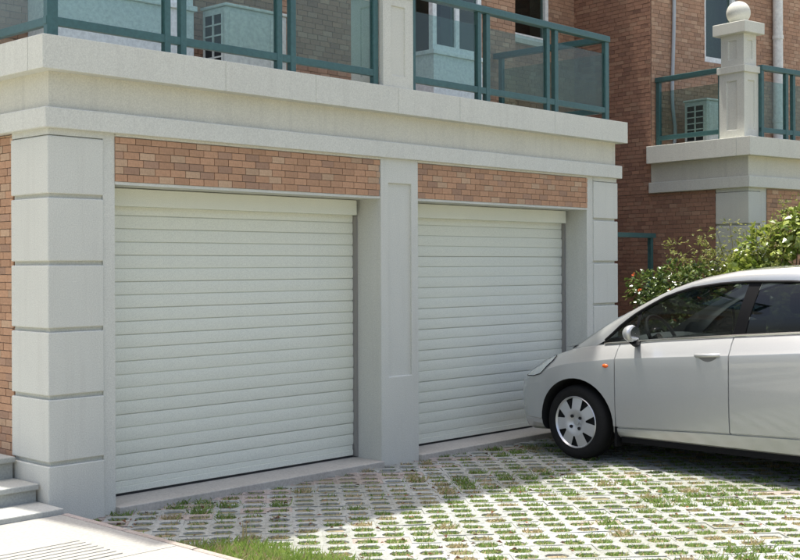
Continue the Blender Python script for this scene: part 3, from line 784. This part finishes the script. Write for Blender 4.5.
# stations at the door gaps
gaps = []
for (a, b) in DOORS: gaps += [a, b]
gaps = sorted(set(gaps), reverse=True)
st = []
for p in cv:
    if all(abs(p[1]-g) > .012 or p[0] < .8 for g in gaps): st.append((p[0], p[1], 0))
for g in gaps: st += [(.845, g+.0045, 0), (.845, g+.0015, 1), (.845, g-.0015, 1), (.845, g-.0045, 0)]
front = [s for s in st if s[1] > .05]; mid = sorted([s for s in st if -2.45 <= s[1] <= .05], key=lambda s: -s[1]); rear = [s for s in st if s[1] < -2.45]
st = front + mid + rear
def wall(i):
    x, y, gap = st[i]
    a = st[max(i-1, 0)]; b = st[min(i+1, len(st)-1)]
    k = i
    while k > 0 and math.hypot(st[k][0]-b[0], st[k][1]-b[1]) < .02: k -= 1
    a = st[max(k-1, 0)] if k else st[0]
    tx, ty = b[0]-a[0], b[1]-a[1]; L = math.hypot(tx, ty) or 1
    nx, ny = -ty/L, tx/L                      # outward
    if i == 0: nx, ny = 0, 1
    if i == len(st)-1: nx, ny = 0, -1
    if -2.3 < y < .02 and x > .8: nx, ny = 1, 0
    fr = max(0, ny)**1.2; re = max(0, -ny)**1.2; sd = max(0, 1-fr-re)
    zt = smoothtab(ztop, y); zc = smoothtab(zcre, y); zs = smoothtab(zsil, y)
    zc = min(zc, zt-.035)
    S = [(.205,.075),(.225,.045),(zs-.030,.028),(zs-.006,.024),(zs,.034),(zs+.004,.034),(zs+.010,.016),(.47,.004),(.60,.0),(zc-.09,.000),(zc-.012,.001),(zc,.003),(zc+.03,.023),((zc+zt)/2+.01,.048),(zt-.012,.082),(zt,.112)]
    F = [(.165,.09),(.19,.045),(.26,.012),(.275,.010),(.28,.010),(.285,.010),(.30,.007),(.38,.0),(.46,.0),(.53,.006),(.565,.014),(.585,.028),(.61,.045),(.63,.062),(.655,.095),(zt,.15)]
    Q = [(.28,.09),(.30,.05),(.34,.02),(.35,.018),(.36,.016),(.37,.015),(.38,.01),(.48,0),(.60,.0),(.66,.01),(.72,.035),(.78,.045),(.84,.05),(.90,.055),(.95,.065),(zt,.10)]
    out = []
    for j in range(16):
        z = S[j][0]*sd + F[j][0]*fr + Q[j][0]*re; ins = S[j][1]*sd + F[j][1]*fr + Q[j][1]*re
        indoor = -2.305 < y < -.373
        if j in (4, 5) and not indoor: ins -= .012*sd
        if gap and j >= 4: ins += .012
        X = max(0, x - nx*ins); Y = y - ny*ins
        out.append((X, Y, z))
    return out
N = len(st); half = []
for i in range(N):
    wl = wall(i); xt, yt, zt = wl[-1]; y = st[i][1]
    crown = .055 if y > -.3 else .02
    row = [(0, wl[0][1], wl[0][2]), (wl[0][0]*.6, wl[0][1], wl[0][2])] + wl
    for k in range(1, 9):
        q = 1 - k/8
        row.append((xt*q, yt, zt + crown*min(1, xt/.6)*(1-q*q)))
    half.append(row)
bmv = MB(); bmv.slot(M['paint']); bmv.slot(M['well'])
left = [[(-x, y, z) for x, y, z in r] for r in half]
bmv.grid(left, M['paint']); bmv.grid(half, M['paint'], flip=True)
shell = bmv.build('shell', None, None, smooth=38, fix=True)
cut = MB()
for (yc, zc_, rad) in ((-.012, .288, .345), (-2.45, .288, .340)):
    for sx in (-1, 1):
        pts = []
        for k in range(40):
            a = 2*math.pi*k/40; pts.append((yc + rad*math.cos(a), zc_ + rad*math.sin(a)))
        vs = [(sx*.56, a, b) for a, b in pts] + [(sx*1.0, a, b) for a, b in pts]
        fs = [(k, (k+1) % 40, 40+(k+1) % 40, 40+k) for k in range(40)] + [tuple(range(39,-1,-1)), tuple(range(40,80))]
        cut.add(vs, fs, M['well'])
co = cut.build('cutter', None, None, smooth=20, fix=True)
bo = shell.modifiers.new('arches', 'BOOLEAN'); bo.object = co; bo.operation = 'DIFFERENCE'; bo.solver = 'EXACT'
try: bo.material_mode = 'TRANSFER'
except Exception: pass
dg = bpy.context.evaluated_depsgraph_get(); me_b = bpy.data.meshes.new_from_object(shell.evaluated_get(dg))
bpy.data.objects.remove(shell, do_unlink=True); bpy.data.objects.remove(co, do_unlink=True)
# split the shell into body, doors, bonnet, bumper
bm = bmesh.new(); bm.from_mesh(me_b)
def region(f):
    c = f.calc_center_median(); zs = smoothtab(zsil, c.y)
    if f.material_index != 0 and c.z < .7 and abs(c.x) < .84 and (abs(c.y+.012) < .36 or abs(c.y+2.45) < .36): return 'body'
    for k, (a, b) in enumerate(DOORS):
        if b < c.y < a and abs(c.x) > .70 and c.z > zs+.001: return ('front_door' if k == 0 else 'rear_door') + ('L' if c.x < 0 else 'R')
    zt = smoothtab(ztop, c.y)
    if c.y > -.25 and abs(c.x) < .70 and c.z > zt - .002 and f.normal.z > .5: return 'bonnet'
    if c.y > .36 and c.z < .60: return 'front_bumper'
    if c.y < -3.05 and c.z < .62: return 'rear_bumper'
    return 'body'
regs = {}
for f in bm.faces: regs.setdefault(region(f), []).append(f.index)
bm.free()
import numpy as np
def submesh(src, idx, name, parent):
    m = MB(); vm = {}
    mats = list(src.materials)
    for s in mats: m.slot(s)
    for i in idx:
        p = src.polygons[i]; f = []
        for v in p.vertices:
            if v not in vm: vm[v] = len(m.v); m.v.append(tuple(src.vertices[v].co))
            f.append(vm[v])
        m.f.append(tuple(f)); m.m.append(min(p.material_index, len(mats)-1))
    me = m.mesh(name); me.polygons.foreach_set('use_smooth', [True]*len(me.polygons)); me.set_sharp_from_angle(angle=R(20))
    return link(name, me, parent)
carparts = {}
for k, idx in regs.items():
    nm = {'front_doorL':'front_door','front_doorR':'front_door','rear_doorL':'rear_door','rear_doorR':'rear_door'}.get(k, k)
    carparts[k] = submesh(me_b, idx, nm, car)

# greenhouse
rail = [(.10,.838,.705),(-.08,.962,.682),(-.229,1.058,.665),(-.454,1.183,.640),(-.714,1.318,.617),(-.964,1.405,.602),(-1.283,1.465,.595),(-1.733,1.492,.590),(-2.15,1.470,.585),(-2.5,1.385,.590),(-2.8,1.25,.62),(-3.02,1.10,.66),(-3.08,1.05,.67)]
rz = sorted([(a, b) for a, b, c in rail]); rx = sorted([(a, c) for a, b, c in rail])
wt = sorted([(-.235,.922),(-.359,1.045),(-.492,1.142),(-.708,1.262),(-.917,1.335),(-1.158,1.372),(-1.353,1.388),(-1.761,1.392),(-2.2,1.362),(-2.5,1.275),(-2.72,1.13),(-2.78,1.075)])
def Rl(y): return Vector((smoothtab(rx, y, .05), y, smoothtab(rz, y, .05)))
def Bl(y): return Vector((.752, y, smoothtab(ztop, y) - .004))
def Wl(y):
    z = smoothtab(wt, y, .03); zb = smoothtab(ztop, y); f = min(1, max(0, (z-zb)/(1.392-zb))); return Vector((.750 - .095*f, y, z))
# station parameter: y on the belt line; pillars lean back towards the top
tb = [-.236,-.30,-.36,-.42,-.47,-.505,-.530,-.60,-.70,-.80,-.90,-1.0,-1.1,-1.2,-1.305,-1.395,-1.47,-1.6,-1.75,-1.9,-2.05,-2.17,-2.22,-2.3,-2.4,-2.5,-2.6,-2.7,-2.77]
lean = [(-2.77,-.02),(-2.2,.12),(-1.3,.085),(-.6,.02),(-.4,0)]
def top_y(y): return y - lerp(lean, y)
def roff(y): return lerp([(-2.77,-.26),(-2.4,-.13),(-1.9,-.02),(-1.3,.0),(-.9,.05),(-.5,.13),(-.3,.16),(-.236,.17)], y)
for sx in (-1, 1):
    S = lambda p: (sx*p.x, p.y, p.z)
    # painted band from the window top to the roof rail (door frames and roof side)
    m = MB(); rows = []
    for y in tb:
        a = Wl(top_y(y)); b = Rl(top_y(y) + roff(y)); row = []
        for k in range(6):
            q = k/5; p = a.lerp(b, q); bul = .018*math.sin(math.pi*q); p += Vector((bul*.8, 0, bul*.6)); row.append(S(p))
        rows.append(row)
    # lead-in at the foot of the front pillar
    e = Vector((.752, -.12, .868)); b0 = Rl(.085)
    rows.insert(0, [S(e.lerp(b0, k/5) + Vector((.012*math.sin(math.pi*k/5), 0, .008*math.sin(math.pi*k/5)))) for k in range(6)])
    m.grid(rows, flip=(sx > 0)); m.build('roof_side', M['paint'], car, smooth=40)
    # window zone: frame pieces (black) and panes
    glass = [(5, 0), (14, 6), (21, 15)]       # station index ranges: quarter, front, rear
    fr = MB(); 
    for gi, (i1, i0) in enumerate(glass):
        g = MB(); rows = []
        for y in tb[i0:i1+1]:
            a = Bl(y) + Vector((0,0,.006)); b = Wl(top_y(y)); row = []
            for k in range(9):
                q = k/8; p = a.lerp(b, q); p.x += .022*math.sin(math.pi*q); row.append(S(p - Vector((.006,0,0))))
            rows.append(row)
        g.grid(rows, flip=(sx > 0)); g.build(['quarter_window','front_window','rear_window'][gi], M['carglass'], car, smooth=50)
    for (i0, i1) in ((5, 6), (14, 15), (21, len(tb)-1)):
        rows = []
        for y in tb[i0:i1+1]:
            a = Bl(y); b = Wl(top_y(y)); row = []
            for k in range(9):
                q = k/8; p = a.lerp(b, q); p.x += .022*math.sin(math.pi*q); row.append(S(p))
            rows.append(row)
        if i0 == 21:
            g = MB(); g.grid(rows, flip=(sx > 0)); g.build('rear_pillar', M['paint'], car, smooth=50)
        else: fr.grid(rows, flip=(sx > 0))
    # seals along the window edge
    fr.tube([S(Wl(top_y(y)) + Vector((.004,0,0))) for y in tb[:22]], .011, 6)
    fr.build('window_frame', M['trim'], car, smooth=50)
    m = MB(); m.tube([S(Bl(y) + Vector((.008,0,.006))) for y in tb[:23]], .008, 6); m.build('belt_moulding', M['chrome'], car, smooth=50)
# roof, windscreen, rear screen: rows across the car
ry = [.10,-.02,-.14,-.26,-.38,-.50,-.62,-.74,-.86,-.93,-1.0,-1.1,-1.2,-1.35,-1.5,-1.7,-1.9,-2.1,-2.25,-2.38,-2.5,-2.62,-2.75,-2.88,-3.0,-3.08]
fwd = sorted([(.10,.27),(-.3,.22),(-.62,.15),(-.93,.08),(-1.4,.0),(-2.1,.0),(-2.4,-.06),(-3.08,-.20)])
crw = sorted([(.10,.012),(-.4,.02),(-.93,.030),(-1.7,.030),(-2.3,.03),(-3.08,.01)])
def rooflist(ys2, shrink=0):
    rows = []
    for y in ys2:
        c = Rl(y); f = lerp(fwd, y); w_ = lerp(crw, y)
        rows.append([(c.x*u, y + f*(1-u*u), c.z + w_*(1-u*u)) for u in [(-1 + 2*k/20) for k in range(21)]])
    return rows
m = MB(); m.grid(rooflist(ry[9:19]), flip=True); m.build('roof', M['paint'], car, smooth=40)
rw_ = rooflist(ry[:10])
m = MB(); m.grid(rw_, flip=True, pick=lambda i, j: 1 <= j <= 18); m.build('windscreen', M['screen'], car, smooth=50)
for jj in (0, 19):
    m = MB(); m.grid(rw_, flip=True, pick=lambda i, j: j == jj); m.build('front_pillar', M['paint'], car, smooth=50)
rw_ = rooflist(ry[18:])
m = MB(); m.grid(rw_, flip=True, pick=lambda i, j: 2 <= j <= 17); m.build('rear_screen', M['carglass'], car, smooth=50)
for jj in ((0, 1), (18, 19)):
    m = MB(); m.grid(rw_, flip=True, pick=lambda i, j: j in jj); m.build('rear_pillar', M['paint'], car, smooth=50)
# surface patches on the body side
ycs = [s[1] for s in st]
def surf(i, fj, out=.003, sx=-1):
    i0 = int(math.floor(i)); i1 = min(i0+1, N-1); t = i-i0; wa, wb = wall(i0), wall(i1)
    j0 = int(math.floor(fj)); j1 = min(j0+1, 15); q = fj-j0
    def P(w_): a = Vector(w_[j0]); b = Vector(w_[j1]); return a.lerp(b, q)
    p = P(wa).lerp(P(wb), t)
    d = (P(wb)-P(wa)); up = Vector(wa[j1])-Vector(wa[j0])
    if d.length < 1e-6: d = Vector((0,-1,0))
    n = d.cross(up).normalized()
    if n.x < 0 and p.x > .3: n = -n
    if n.y < 0 and p.y > .5: n = -n
    p = p + n*out; return (sx*p.x, p.y, p.z)
def at_z(i, z):
    w_ = wall(int(i))
    for j in range(15):
        if w_[j][2] <= z <= w_[j+1][2]: return j + (z-w_[j][2])/max(1e-6, w_[j+1][2]-w_[j][2])
    return 15.0
def idx_y(y, xmin=0): return min(range(N), key=lambda k: abs(st[k][1]-y) + (0 if st[k][0] > xmin else 9))
def zpatch(i0, i1, zlo, zhi, out, n=5, sx=-1):
    rows = []
    for k in range(i0, i1+1):
        t = (k-i0)/max(1, i1-i0); lo, hi = zlo(t), zhi(t)
        rows.append([surf(k, at_z(k, lo + (hi-lo)*q/n), out, sx) for q in range(n+1)])
    return rows
iA, iB = idx_y(.545, .6), idx_y(.235, .7)
for sx in (-1, 1):
    lo = lambda t: lerp([(0,.615),(.5,.628),(.78,.655),(1,.755)], t); hi = lambda t: lerp([(0,.660),(.35,.708),(.7,.765),(.9,.785),(1,.785)], t)
    m = MB(); m.grid(zpatch(iA, iB, lo, hi, .004, 5, sx), flip=(sx > 0)); hl = m.build('headlight', M['lamp'], car, smooth=50)
    m = MB(); m.grid(zpatch(iA, iB, lambda t: lo(t)-.004, lambda t: hi(t)+.004, .011, 5, sx), flip=(sx > 0)); m.build('lens', M['lens'], hl, smooth=50)
    rim = zpatch(iA, iB, lambda t: lo(t)-.004, lambda t: hi(t)+.004, .007, 5, sx)
    m = MB(); m.tube([r[0] for r in rim] + [r[-1] for r in rim[::-1]] + [rim[0][0]], .0028, 5, cap=False); m.build('rim', M['trim'], hl, smooth=60)
    i0 = idx_y(-.292, .8)
    m = MB(); p = Vector(surf(i0, at_z(i0, .745), .0, sx)); rows = []
    for a in range(7):
        th = math.pi/2*a/6; rows.append([(p.x + sx*.012*math.sin(th), p.y + .027*math.cos(th)*math.cos(t), p.z + .015*math.cos(th)*math.sin(t)) for t in [2*math.pi*k/16 for k in range(17)]])
    m.grid(rows); m.build('side_indicator', M['amber'], car, smooth=60, fix=True)
    # rubbing strip low on the doors
    # tail lamp
    ia, ib = idx_y(-3.05, .5), idx_y(-3.44, .5)
    m = MB(); m.grid(zpatch(ia, ib, lambda t: .72, lambda t: .93, .005, 4, sx), flip=(sx > 0)); m.build('tail_light', M['redlamp'], car, smooth=50)
    # door handles
    for (y0, y1, z0, dk) in ((-1.06, -1.248, .862, 'front_door'), (-2.02, -2.20, .905, 'rear_door')):
        dpar = carparts[dk + ('L' if sx < 0 else 'R')]
        pts = []
        for k in range(9):
            t = k/8; pts.append((sx*(.842 + .026*math.sin(math.pi*t)**.5), y0 + (y1-y0)*t, z0 + .010*t))
        m = MB(); m.tube(pts, .0135, 8); hd = m.build('handle', M['paint'], dpar, smooth=60)
        m = MB(); rows = []
        for k in range(13):
            t = k/12; yy = y0 + (y1-y0)*(.12 + .76*t); hh = .028*math.sin(math.pi*t)
            rows.append([(sx*.8465, yy, z0 - .002 + .006*t), (sx*.8462, yy, z0 - .014 - hh)])
        m.grid(rows, flip=(sx < 0)); m.build('recess_shade_patch', plain('handle_recess_shade', (.18,.185,.19), .4, .5), hd, smooth=60)  # flat darker patch; shade of the hand recess put into its colour
    # wing mirror
    m = MB(); rows = []
    for a in range(11):
        th = -math.pi/2 + math.pi*a/10; rows.append([(sx*(.925 + .074*math.cos(th)*math.cos(t)*(1 if math.cos(t) > 0 else .9)), -.585 + .055*math.sin(th)*(1.25 if th > 0 else .5), 1.005 + (.064*math.cos(th)*math.sin(t))) for t in [2*math.pi*k/20 for k in range(21)]])
    m.grid(rows); mr = m.build('wing_mirror', M['paint'], car, smooth=60, fix=True)
    m = MB(); m.tube([(sx*.765, -.535, .925), (sx*.83, -.555, .925), (sx*.90, -.578, .955)], .022, 8, r1=.034); m.build('mirror_arm', M['trim'], mr, smooth=60)
    rows = [[(sx*(.925 + r_*.074*math.cos(t)), -.614, 1.005 + r_*.060*math.sin(t)) for t in [2*math.pi*k/20 for k in range(21)]] for r_ in (.05, .86)]
    m = MB(); m.grid(rows, flip=(sx > 0)); m.build('mirror_glass', M['chrome'], mr)
# door bottom moulding strip: slightly lighter sill skirt
# grille and plate
m = MB(); rows = []
for k in range(0, idx_y(.76, .0)+1):
    rows.append([surf(k, at_z(k, z), .004) for z in (.545, .565, .585, .605)])
rows = [[(-p[0], p[1], p[2]) for p in r] for r in rows[::-1]] + rows[1:]
m.grid(rows); m.build('grille', M['trim'], car, smooth=50)
m = MB(); m.box(-.22, .22, .805, .815, .36, .47); m.build('number_plate', plain('plate_blue', (.02,.06,.25), .4), car)
m = MB(); m.box(-.26, .26, .775, .80, .225, .30); m.build('air_intake', M['trim'], car)
# black lip under the bumper and sill
for sx in (-1, 1):
    m = MB(); m.box(min(sx*.70, sx*.785), max(sx*.70, sx*.785), -2.05, -.40, .17, .212); m.build('sill_flange', M['trim'], car)
    # mud flap behind the front wheel
    m = MB(); m.box(min(sx*.60, sx*.825), max(sx*.60, sx*.825), -.385, -.365, .14, .36); m.build('mud_flap', M['trim'], car)
m = MB(); m.box(-.68, .68, -2.0, -.3, .165, .204); m.box(-.5, .5, -.3, .6, .16, .20); m.box(-.5,.5,-3.3,-2.0,.2,.26); m.build('underbody', M['well'], car)
# interior
m = MB(); m.box(-.70, .70, -2.6, -.1, .30, .36); m.build('cabin_floor', M['interior'], car)
m = MB(); rows = []
for x in [-.70 + .1*k for k in range(15)]:
    rows.append([(x, .18, .86), (x, -.05, .915 + .02*math.cos(x*4)), (x, -.25, .92 + (.035 if x < -.12 and x > -.62 else .0)), (x, -.33, .86), (x, -.30, .5)])
m.grid(rows); m.build('dashboard', M['interior'], car, smooth=50)
for sx in (-1, 1):
    m = MB(); m.box(min(sx*.755, sx*.72), max(sx*.755, sx*.72), -2.5, -.3, .36, .90); m.build('door_lining', M['interior'], car)
def seat(x, y):
    m = MB(); m.box(x-.25, x+.25, y-.48, y+.02, .42, .56); s = m.build('seat', M['seat'], car, bevel=.05)
    m = MB(); rows = []
    for (yy, zz, t, wd) in ((y-.46, .54, .07, .24), (y-.52, .75, .075, .25), (y-.60, 1.0, .065, .23), (y-.64, 1.10, .05, .18)):
        rows.append([(x + wd*math.cos(a)*(abs(math.cos(a))**-.3 if abs(math.cos(a)) > .05 else 1), yy + t*math.sin(a), zz) for a in [2*math.pi*k/20 for k in range(21)]])
    m.grid(rows); m.add(rows[-1][:20], [tuple(range(20))]); m.build('backrest', M['seat'], s, smooth=50)
    m = MB(); m.box(x-.13, x+.13, y-.72, y-.63, 1.13, 1.29); m.build('headrest', M['seat'], s, bevel=.035)
seat(-.36, -.62); seat(.36, -.62); 
m = MB(); m.box(-.64, .64, -2.15, -1.7, .42, .58); m.build('rear_seat', M['seat'], car, bevel=.05)
m = MB(); m.box(-.64, .64, -2.38, -2.22, .50, 1.12); m.build('rear_backrest', M['seat'], car, bevel=.05)
m = MB(); m.box(-.62, .62, -3.0, -2.38, .98, 1.02); m.build('parcel_shelf', M['interior'], car)
sw_c = Vector((-.36, -.50, .955)); ax = Vector((0, -.86, .5)).normalized(); u_ = Vector((1,0,0)); v_ = ax.cross(u_)
m = MB(); m.tube([sw_c + (u_*math.cos(a) + v_*math.sin(a))*.178 for a in [2*math.pi*k/32 for k in range(33)]], .015, 8, cap=False)
for a in (R(-20), R(200), R(270)): m.tube([sw_c - ax*.03, sw_c + (u_*math.cos(a) + v_*math.sin(a))*.17], .014, 6)
m.tube([sw_c - ax*.02, sw_c - ax*.30], .04, 8)
m.build('steering_wheel', M['interior'], car, smooth=60)
# wheels
def wheel(y, sx, steer=0):
    ro, ri, wd = .288, .196, .180
    def lat(prof, n=48):
        rows = []
        for (r_, x) in prof: rows.append([(x*sx, r_*math.cos(t), r_*math.sin(t)) for t in [2*math.pi*k/n for k in range(n+1)]])
        return rows
    prof = [(ri,-.155),(ri+.03,-.165),(ro-.03,-.172),(ro-.008,-.162),(ro,-.140),(ro,-.10),(ro-.004,-.098),(ro-.004,-.092),(ro,-.09),(ro,-.04),(ro-.008,-.012),(ro-.028,.004),(ri+.035,.006),(ri+.008,-.004),(ri,-.012),(ri-.012,-.03)]
    m = MB(); m.grid(lat(prof)); ty = m.build('wheel', M['tyre'], car, smooth=45, fix=True)
    ty.location = (sx*.818, y, .288); ty.rotation_euler = (R(7), 0, steer)
    # hub cap: seven dark slots between broad spokes
    n = 84; rad = [.0,.03,.048,.060,.080,.095,.108,.188,.198,.208]
    dep = [-.026,-.024,-.018,-.010,-.002,.002,.002,-.012,.002,-.012]
    def slot(k, i):
        a = (k % 12)
        if i == 6: return a in (0,1,2,3,4)
        if i == 3: return (k % 21) in (6,7,8) and False
        return False
    def wa(k, i):                            # slots narrow towards the middle
        q, r_ = divmod(k, 12); f = {6: .30, 5: .55, 4: .8}.get(i, 1.0)
        r2 = 2.5 + (r_-2.5)*f if r_ <= 5 else (2.5 + 2.5*f) + (r_-5)*(12 - 5*f)/7
        return 2*math.pi*(12*q + r2)/n
    rows = [[(sx*dep[i], rad[i]*math.cos(wa(k, i)), rad[i]*math.sin(wa(k, i))) for k in range(n+1)] for i in range(len(rad))]
    m = MB(); m.grid(rows, pick=lambda i, k: not slot(k, i))
    m.build('hubcap', M['hub'], ty, smooth=40, fix=False)
    m = MB(); m.grid([[(sx*-.03, r_*math.cos(2*math.pi*k/32), r_*math.sin(2*math.pi*k/32)) for k in range(33)] for r_ in (.01, .2)]); m.build('brake_shadow', M['well'], ty)
    for q in range(4):
        a = R(45 + 90*q); m = MB(); c = (rad[3]*.95*math.cos(a), rad[3]*.95*math.sin(a))
        m.tube([(sx*-.012, *c), (sx*.001, *c)], .0125, 10); m.build('lug_hole', M['well'], ty)
    m = MB(); m.tube([(sx*-.022, 0, 0), (sx*-.012, 0, 0)], .022, 16); m.build('hub_cap_badge', M['chrome'], ty, smooth=40)
    return ty
wheel(0, -1, R(-5)); wheel(0, 1, R(-5)); wheel(-2.45, -1); wheel(-2.45, 1)
